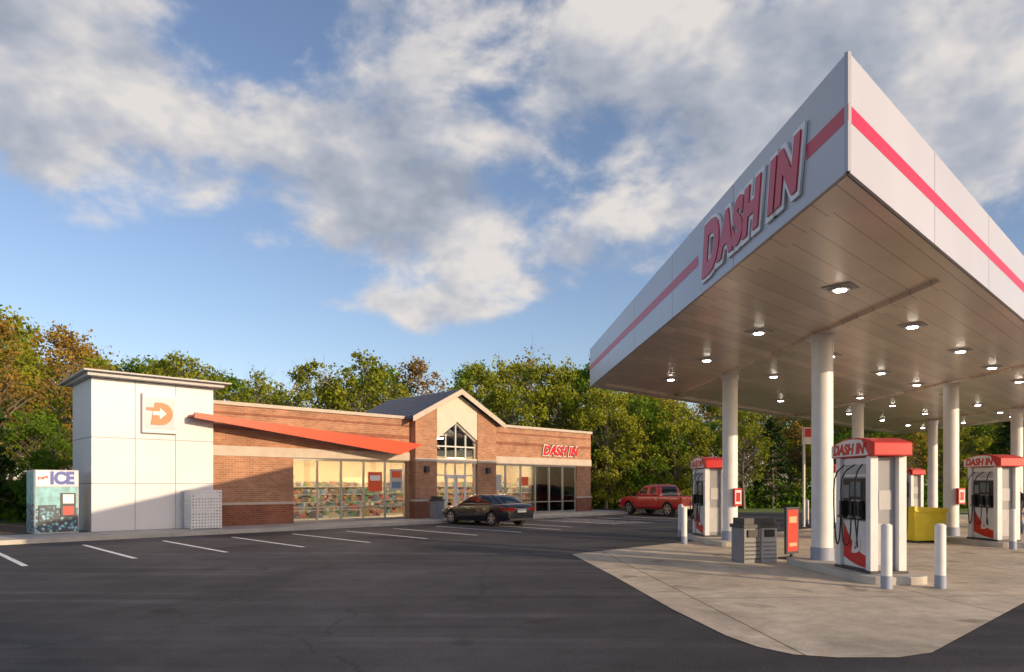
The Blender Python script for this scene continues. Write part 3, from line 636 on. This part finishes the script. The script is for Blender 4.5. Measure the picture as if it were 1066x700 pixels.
def pickup(loc,heading,paint,sc=1.0):
    E=empty('parked_pickup_truck',loc,heading); E.scale=(sc,sc,sc); H=2.7
    st=[(0,.80,.42,.80,.90),(.06,.88,.36,.88,1.0),(.3,.93,.34,.95,1.06),(1.4,.95,.34,1.03,1.13),(1.7,.95,.34,1.06,1.14),(3.5,.95,.34,1.08,1.14),(3.6,.95,.34,1.10,1.16),(5.2,.95,.38,1.10,1.16),(5.32,.94,.42,1.10,1.16),(5.36,.92,.46,1.08,1.13)]
    body=loft('body',[(H-x,halfp(w,zb,zs,zt)) for x,w,zb,zs,zt in st],[paint,M['black']],E,None,2)
    cutwheels(body,[H-.98,H-4.3],.39,.95)
    c=box('c',H-5.25,H-3.62,-.78,.78,.65,1.6,M['black'],E); bpy.context.view_layer.update()
    md=body.modifiers.new('b','BOOLEAN'); md.object=c; md.operation='DIFFERENCE'; md.solver='EXACT'; apply_mods(body); bpy.data.objects.remove(c)
    gs=[(1.38,.84,.82,1.05,1.08),(1.45,.84,.80,1.06,1.14),(1.95,.85,.70,1.08,1.68),(2.10,.85,.69,1.08,1.75),(2.55,.85,.68,1.08,1.80),(2.66,.85,.68,1.08,1.80),(3.25,.85,.68,1.08,1.79),(3.42,.85,.69,1.08,1.74),(3.52,.85,.72,1.08,1.3),(3.53,.84,.8,1.05,1.08)]
    def gh(wb,wt,zb,zt): return [(0,zb),(wb+.05,zb),(wb+.03,zb+(zt-zb)*.12),(wt+(wb-wt)*.12,zb+(zt-zb)*.86),(wt-.03,zb+(zt-zb)*.98),(0,zt)]
    def fm(i,k):
        if k==2: return 1 if i in(2,3,5) else 0
        if k in(4,5): return 0 if 2<=i<=6 else 1
        return 0
    loft('cab',[(H-x,gh(wb,wt,zb,zt)) for x,wb,wt,zb,zt in gs],[paint,M['carglass']],E,fm,1)
    d=MB()
    for s in (-1,1):
        d.box(-2.69,-2.55,min(s*.80,s*.945),max(s*.80,s*.945),.78,1.06,0)
        d.box(2.45,2.69,min(s*.58,s*.88),max(s*.58,s*.88),.74,.90,1)
        d.box(1.1,1.25,min(s*.96,s*1.14),max(s*.96,s*1.14),1.1,1.32,2)
        for x in (1.15,.1,-.85): d.box(x-.006,x+.006,min(s*.945,s*.954),max(s*.945,s*.954),.45,1.05,2)
        for x in (.25,-.7): d.box(x-.09,x+.09,min(s*.95,s*.975),max(s*.95,s*.975),.94,.97,3)
        d.box(-.9,1.25,min(s*.85,s*.97),max(s*.85,s*.97),.34,.39,2)
    d.box(-2.78,-2.6,-.86,.86,.44,.60,3); d.box(2.6,2.76,-.84,.84,.40,.58,3); d.box(2.6,2.72,-.5,.5,.62,.88,2); d.box(-2.79,-2.78,-.2,.2,.46,.58,4)
    d.make('trim',[M['tail'],M['headl'],M['black'],M['chrome'],M['plate']],E)
    w=MB()
    for x in (H-.98,H-4.3):
        for s in (-1,1): wheel(w,x,s*.92,.385,.26,s)
    w.make('wheels',[M['tyre'],M['rim'],M['black']],E,autos=True)
hd=math.atan2(n_.y,n_.x)
nl=Vector((-.2,28.0,0)); ctr=nl+n_*2.3+a*.88
sedan((ctr.x,ctr.y,.0),hd,M['carblack'],.97)
h2=math.atan2(.866,-.5); hv=Vector((-.5,.866,0)); rv=Vector((.866,.5,0))
ctr=Vector((9.12,37,0))+hv*2.6+rv*.93
pickup((ctr.x,ctr.y,0),h2,M['truckred'],1.0)
# ---------------------------------------------------------------- person
def person(loc,rz):
    V=[(0,0,.95),(0,0,1.15),(0,0,1.38),(0,.0,1.50),(0,.01,1.62),(0,.0,1.72),
       (.10,0,.90),(.11,.02,.50),(.12,-.02,.09),(.12,.12,.04),
       (-.10,0,.90),(-.12,.04,.50),(-.13,-.02,.09),(-.13,.12,.04),
       (.19,0,1.40),(.24,-.02,1.12),(.22,.18,.95),(.21,.26,.93),
       (-.19,0,1.40),(-.25,.0,1.12),(-.24,.08,.87),(-.24,.11,.79)]
    Ed=[(0,1),(1,2),(2,3),(3,4),(4,5),(0,6),(6,7),(7,8),(8,9),(0,10),(10,11),(11,12),(12,13),(2,14),(14,15),(15,16),(16,17),(2,18),(18,19),(19,20),(20,21)]
    R=[.15,.14,.15,.06,.09,.085,.10,.07,.05,.045,.10,.07,.05,.045,.065,.05,.035,.035,.065,.05,.035,.035]
    me=bpy.data.meshes.new('person'); me.from_pydata(V,Ed,[]); o=bpy.data.objects.new('standing_person',me); COL.objects.link(o)
    sm=o.modifiers.new('skin','SKIN'); 
    for i,r in enumerate(R): me.skin_vertices[0].data[i].radius=(r,r*.8); 
    me.skin_vertices[0].data[0].use_root=True
    o.modifiers.new('sub','SUBSURF').levels=2
    bpy.context.view_layer.update(); apply_mods(o)
    me=o.data; me.materials.clear()
    for mm in (mat('skin',(.5,.3,.22),.5),mat('dark_jacket',(.03,.035,.05),.8),mat('jeans',(.04,.06,.12),.8),mat('hair',(.03,.02,.015),.7),M['black']): me.materials.append(mm)
    for p in me.polygons:
        c=p.center; p.use_smooth=True
        if c.z>1.72 or (c.z>1.62 and c.y<-.02): k=3
        elif c.z>1.50: k=0
        elif c.z<.10: k=4
        elif abs(c.x)>.17 and c.z<.96: k=0
        elif c.z>.93: k=1
        else: k=2
        p.material_index=k
    o.location=loc; o.rotation_euler=(0,0,rz)
person((17.6,23.7,.006),math.radians(100))
# ---------------------------------------------------------------- trees
def leafmat(name,c1,c2,c3):
    m=bpy.data.materials.new(name); m.use_nodes=True; nt=m.node_tree; nt.nodes.clear(); L=nt.links
    o=nt.nodes.new('ShaderNodeOutputMaterial'); at=nt.nodes.new('ShaderNodeAttribute'); at.attribute_name='tint'
    oi=nt.nodes.new('ShaderNodeObjectInfo')
    cr=nt.nodes.new('ShaderNodeValToRGB'); e=cr.color_ramp.elements; e[0].color=(*c1,1); e[1].color=(*c3,1); x=e.new(.5); x.color=(*c2,1)
    s=mth(nt,'ADD',mth(nt,'MULTIPLY',at.outputs['Fac'],.65),mth(nt,'MULTIPLY',oi.outputs['Random'],.35)); L.new(s,cr.inputs[0])
    d=nt.nodes.new('ShaderNodeBsdfDiffuse'); t=nt.nodes.new('ShaderNodeBsdfTranslucent'); mx=nt.nodes.new('ShaderNodeMixShader'); mx.inputs[0].default_value=.3
    L.new(cr.outputs[0],d.inputs[0]); L.new(cr.outputs[0],t.inputs[0]); L.new(d.outputs[0],mx.inputs[1]); L.new(t.outputs[0],mx.inputs[2]); L.new(mx.outputs[0],o.inputs[0])
    return m
BARK=mat('bark',(.20,.165,.13),.9,var=.3,vscale=5)
LM={'green':leafmat('leaf_green',(.05,.10,.014),(.12,.22,.022),(.22,.33,.035)),
    'yellow':leafmat('leaf_yellow_green',(.12,.15,.02),(.24,.28,.03),(.36,.36,.04)),
    'orange':leafmat('leaf_bud_orange',(.15,.10,.03),(.31,.20,.045),(.40,.29,.06)),
    'pine':leafmat('pine_needles',(.018,.04,.014),(.035,.075,.02),(.07,.11,.03))}
def leaf_quads(P,size,tint):
    n=len(P); q=np.random.randn(n,3); q/=np.linalg.norm(q,axis=1)[:,None]; w=np.random.randn(n,3); w-= (w*q).sum(1)[:,None]*q; w/=np.linalg.norm(w,axis=1)[:,None]
    s=(size*np.random.uniform(.6,1.3,n))[:,None]; 
    V=np.stack([P-q*s*.5,P+w*s*.32,P+q*s*.5,P-w*s*.32],1).reshape(-1,3)
    F=np.arange(4*n).reshape(-1,4); return V,F,np.repeat(tint,1)
def tree_mesh(name,kind,H,crown_w,nclump,per,lsize,base=.3,seed=0,conifer=False):
    rs=np.random.RandomState(seed); np.random.seed(seed); mb=MB()
    tr=H*.014+.03
    pts=[Vector((0,0,-.1))]; 
    for k in range(1,7): pts.append(Vector((rs.randn()*.04*H*.15,rs.randn()*.04*H*.15,H*.92*k/6)))
    for k in range(6): mb.cyl(pts[k],pts[k+1],tr*(1-k/6.2),tr*(1-(k+1)/6.2),n=8,cap=False)
    P=[];T=[]
    def tp(z):
        f=max(0,min(5.999,z/(H*.92)*6)); i=int(f); return pts[i].lerp(pts[i+1],f-i)
    for c in range(nclump):
        if conifer:
            f=base+(1-base)*(c/nclump); ang=rs.uniform(0,6.28); rr=crown_w*(1-f)**.8*rs.uniform(.5,1.05)+.15
            st_=tp(f*H*.95); e=Vector((math.cos(ang)*rr,math.sin(ang)*rr,f*H-rr*.18)); sg=(.38,.38,.16)
        else:
            f=rs.uniform(0,1); z=H*(base+(1-base)*f); prof=math.sin(math.pi*min(1,(f*.86+.12)))**.7
            ang=rs.uniform(0,6.28); rr=crown_w*prof*math.sqrt(rs.uniform(.05,1)); e=Vector((math.cos(ang)*rr,math.sin(ang)*rr,z)); st_=tp(max(H*.15,z-rr*.8-.4)); sg=(.46,.46,.34)
        mid=st_.lerp(e,.55)+Vector((rs.randn()*.12,rs.randn()*.12,rs.uniform(-.1,.25)))
        r0=tr*.32*(1-f*.6)
        mb.cyl(st_,mid,r0,r0*.6,n=5,cap=False); mb.cyl(mid,e,r0*.6,r0*.15,n=4,cap=False)
        for _ in range(4):
            d=Vector((rs.randn(),rs.randn(),rs.randn()*.6+.7)).normalized()*rs.uniform(.5,1.4); s0=mid.lerp(e,rs.uniform(.2,1)); mb.cyl(s0,s0+d,r0*.25,.006,n=3,cap=False)
        k=int(per*rs.uniform(.3,1.5)); scl=crown_w/3.2*rs.uniform(.7,1.2)
        sub=rs.randn(5,3)*np.array(sg)*scl*.8
        idx=rs.randint(0,5,k)
        pp=np.array(e)+sub[idx]+rs.randn(k,3)*np.array(sg)*scl*.5
        P.append(pp); tint=np.clip(rs.uniform(.1,.9)+rs.randn(k)*.12+.15*(f-.5),0,1); T.append(tint)
    P=np.concatenate(P);T=np.concatenate(T)
    P[:,2]=np.maximum(P[:,2],.3)
    V,F,_=leaf_quads(P,lsize,T)
    nb=len(mb.v); verts=np.concatenate([np.array([tuple(v) for v in mb.v]),V]); faces=list(mb.f)+[tuple(int(i) for i in r) for r in (F+nb)]
    me=bpy.data.meshes.new(name); me.from_pydata(verts.tolist(),[],faces); me.materials.append(BARK); me.materials.append(LM[kind])
    mi=np.zeros(len(faces),dtype=np.int32); mi[len(mb.f):]=1; me.polygons.foreach_set('material_index',mi)
    at=me.attributes.new('tint','FLOAT','FACE'); tv=np.zeros(len(faces),dtype=np.float32); tv[len(mb.f):]=T; at.data.foreach_set('value',tv); me.update(); return me
VAR=[('oak_tree',tree_mesh('oak_a','green',10,3.3,70,110,.26,.28,1),10),
     ('oak_tree',tree_mesh('oak_b','yellow',10,2.9,64,75,.25,.30,2),10),
     ('maple_tree',tree_mesh('maple_a','orange',10,3.0,70,52,.22,.30,3),10),
     ('maple_tree',tree_mesh('maple_b','yellow',10,2.4,56,44,.23,.35,4),10),
     ('pine_tree',tree_mesh('pine_a','pine',10,2.3,110,75,.24,.12,5,True),10),
     ('linden_tree',tree_mesh('linden_a','green',10,3.6,95,120,.25,.06,6),10),
     ('birch_tree',tree_mesh('birch_a','orange',10,2.2,46,18,.2,.35,8),10),
     ('linden_tree',tree_mesh('linden_b','yellow',10,3.4,90,110,.25,.06,9),10)]
def tree(v,x,y,h,wf=1.0):
    nm,me,H=VAR[v]; o=bpy.data.objects.new(nm,me); s=h/H; o.scale=(s*wf,s*wf,s); o.location=(x,y,-.02); o.rotation_euler=(0,0,random.uniform(0,6.28)); COL.objects.link(o)
XS=[-44,-42,-37.3,-35,-31.8,-26.3,-23.9,-21.5,-16,-12.9,-9.7,-4.2,-1,2.1,5.3,8.4,13.2,21,29,44]
HS=[15.8,15.0,12.8,12.0,11.6,12.0,10.8,10.8,11.4,12.6,11.4,10.6,11.8,12.8,13.2,11.0,9.8,9.4,9.2,9.2]
def hat(x,y): return np.interp(x*56/y,XS,HS)*1.0*y/56 - (y-56)/56*1.75
rt=random.Random(21)
for (yrow,step) in ((54,3.2),(63,3.9),(72,5.0)):
    x=-46*yrow/56
    while x<48*yrow/56:
        xx=x+rt.uniform(-1,1); yy=yrow+rt.uniform(-2.5,2.5); xn=xx*56/yy
        f=rt.uniform(.80,1.06)
        if -45<xn<-30: v=rt.choice([2,1,1,6,0,2])
        elif -30<=xn<-8: v=rt.choice([1,3,6,3,0,1,0])
        elif -8<=xn<7: v=rt.choice([2,1,2,6,7,0])
        else: v=rt.choice([7,1,0,2,1])
        tree(v,xx,yy,max(4,hat(xx,yy)*f),rt.uniform(.8,1.1)); x+=step
for (v,x,y,h) in ((4,-24.5,31,8.0),(2,-27,35,10.2),(1,-29,39,9.5),(4,-22.3,27.5,4.6),(2,-33,38,11.5),(1,-26,43,9.5),(2,-30.5,46,12),(4,-27.6,33,8.8),(5,-24.2,34.5,5.5),(1,-34,44,12.5),(5,-21.5,31.5,3.4),(2,-23,38,8)):
    tree(v,x,y,h)
for (v,x,y,h) in ((7,6.9,50,8.6),(5,9.6,51.5,8.4),(7,12.0,50.5,7.8),(5,14.8,52.5,6.6),(1,17,50,7.0),(4,19.5,51,6.8),(7,22.5,53,6.4),(0,26,51,7.4),(1,30,52,7.2),(7,34,52,6.6),(4,37.5,51,7.4),(7,41,52,8),(2,24,56,8.5),(2,12,57,9.2)):
    tree(v,x,y,h)
# invented median with trees, unseen behind the viewpoint, added to shade the foreground
md_=MB(); md_.box(-14,5,-1.6,1.6,-.01,.12,0); md_.box(-13.8,4.8,-1.4,1.4,.12,.14,1)
o=md_.make('added_shade_median',[M['conc'],M['grass']]); o.location=(15,-11.5,0); o.rotation_euler=(0,0,math.radians(37))
ex=Vector((math.cos(math.radians(37)),math.sin(math.radians(37)),0))
for (v,t,h,wf) in ((1,2.0,8.2,.8),(0,-5.5,8.2,.9),(1,-12.0,7.8,1)):  # added trees, out of view, casting shadows over the foreground asphalt
    p=Vector((15,-11.5,0))+ex*t; tree(v,p.x,p.y,h,wf)
N=26000; P=np.zeros((N,3)); t=np.random.rand(N)
P[:,0]=np.where(t<.75,np.random.uniform(5,50,N),np.random.uniform(-34,-22,N)); 
P[:,1]=np.where(t<.75,np.random.uniform(50.5,56,N),-P[:,0]*.55+np.random.uniform(19,27,N))
hh=1.1+1.1*np.sin(P[:,0]*.9+np.sin(P[:,1]*1.3)*1.5)**2
P[:,2]=np.random.rand(N)**.8*hh
V,F,_=leaf_quads(P,.30,None)
me=bpy.data.meshes.new('undergrowth'); me.from_pydata(V.tolist(),[],F.tolist()); me.materials.append(LM['green']); at=me.attributes.new('tint','FLOAT','FACE'); at.data.foreach_set('value',np.clip(np.random.rand(N)*.4+.3*np.sin(P[:,0]*.7)**2,0,1).astype(np.float32))
o=bpy.data.objects.new('undergrowth',me); COL.objects.link(o)
# ---------------------------------------------------------------- light & sky
el=math.radians(13.5); sh_=Vector((.80,-.60,0)).normalized(); sd=Vector((sh_.x*math.cos(el),sh_.y*math.cos(el),math.sin(el)))
sl=bpy.data.lights.new('sun','SUN'); sl.energy=4.4; sl.angle=math.radians(.5); sl.color=(1,.74,.47)
so=bpy.data.objects.new('sun',sl); so.rotation_euler=sd.to_track_quat('Z','Y').to_euler(); so.location=(20,-20,30); COL.objects.link(so)
w=bpy.data.worlds.new('World'); S.world=w; w.use_nodes=True; nt=w.node_tree; nt.nodes.clear(); L=nt.links
w.cycles.sampling_method='MANUAL'; w.cycles.sample_map_resolution=256
out=nt.nodes.new('ShaderNodeOutputWorld'); bg=nt.nodes.new('ShaderNodeBackground'); sky=nt.nodes.new('ShaderNodeTexSky'); sky.sky_type='NISHITA'; sky.sun_disc=False
sky.sun_elevation=el; sky.sun_rotation=math.atan2(sh_.x,sh_.y); sky.air_density=1.0; sky.dust_density=.8; sky.ozone_density=1.8
tint=nt.nodes.new('ShaderNodeVectorMath'); tint.operation='MULTIPLY'; tint.inputs[1].default_value=(1.22,1.12,1.18); L.new(sky.outputs[0],tint.inputs[0])
bg.inputs[1].default_value=.15; L.new(tint.outputs[0],bg.inputs[0])
tc=nt.nodes.new('ShaderNodeTexCoord'); D=tc.outputs['Generated']
def vm(op,x,y=None,scale=None):
    r=nt.nodes.new('ShaderNodeVectorMath'); r.operation=op
    for i,v in enumerate((x,y)):
        if v is None: continue
        if isinstance(v,(tuple,Vector)): r.inputs[i].default_value=tuple(v)
        else: L.new(v,r.inputs[i])
    return r
P1=vm('MULTIPLY',D,(1,1,1.6)).outputs[0]
P1=vm('ADD',P1,(3.1,1.7,.4)).outputs[0]
n1=noise(nt,P1,5.2,6,.55,.15)
P2=vm('ADD',P1,(.045*sd.x,.045*sd.y,.07)).outputs[0]
n2=noise(nt,P2,5.2,4,.55,.15)
tot=mth(nt,'ADD',mth(nt,'MULTIPLY',n1,1.25),-.125)
blobs=[(-.66,.60,.50,.26,.24),(-.30,.46,.28,.16,.12),(-.13,.35,.21,.10,.26),(.16,.54,.38,.18,.17),(.65,.62,.40,.25,.18),(-.14,.255,.08,.035,.20),(-.27,.266,.07,.025,.17),
       (-.44,.29,.34,.14,-.30),(-.04,.56,.20,.09,-.13),(-.36,.66,.15,.06,-.12),(.42,.28,.22,.14,-.14)]
for (x,z,rx,rz,wt) in blobs:
    c=Vector((x,1,z)); ln=c.length; c=c/ln
    q=vm('SUBTRACT',D,tuple(c)); q=vm('MULTIPLY',q.outputs[0],(ln*.85/rx,ln*.85/rx,ln*.85/rz)); q=vm('LENGTH',q.outputs[0])
    tot=mth(nt,'ADD',tot,mrange(nt,q.outputs['Value'],0,1.25,wt,0,True))
sp=nt.nodes.new('ShaderNodeSeparateXYZ'); L.new(D,sp.inputs[0])
tot=mth(nt,'ADD',tot,mrange(nt,sp.outputs[2],.14,.28,-.18,0,True))
mask=mrange(nt,tot,.48,.70,0,.95,True)
shade=mth(nt,'ADD',mth(nt,'MULTIPLY',mth(nt,'SUBTRACT',n1,n2),3.4),mrange(nt,tot,.55,.95,.72,.26))
cr=nt.nodes.new('ShaderNodeValToRGB'); e=cr.color_ramp.elements; e[0].position=.05; e[0].color=(.32,.36,.44,1); e[1].position=.95; e[1].color=(.80,.75,.71,1); x=e.new(.5); x.color=(.49,.51,.57,1); L.new(shade,cr.inputs[0])
bg2=nt.nodes.new('ShaderNodeBackground'); L.new(cr.outputs[0],bg2.inputs[0]); bg2.inputs[1].default_value=1.0
mx=nt.nodes.new('ShaderNodeMixShader'); L.new(mask,mx.inputs[0]); L.new(bg.outputs[0],mx.inputs[1]); L.new(bg2.outputs[0],mx.inputs[2]); L.new(mx.outputs[0],out.inputs[0])
# ---------------------------------------------------------------- camera
cd=bpy.data.cameras.new('camera'); cd.sensor_width=36; cd.lens=36*710/1066; cd.shift_y=155/1066; cd.clip_end=3000; cd.clip_start=.1
cam=bpy.data.objects.new('camera',cd); cam.location=(0,0,1.75); cam.rotation_euler=(math.radians(90),0,0); COL.objects.link(cam); S.camera=cam
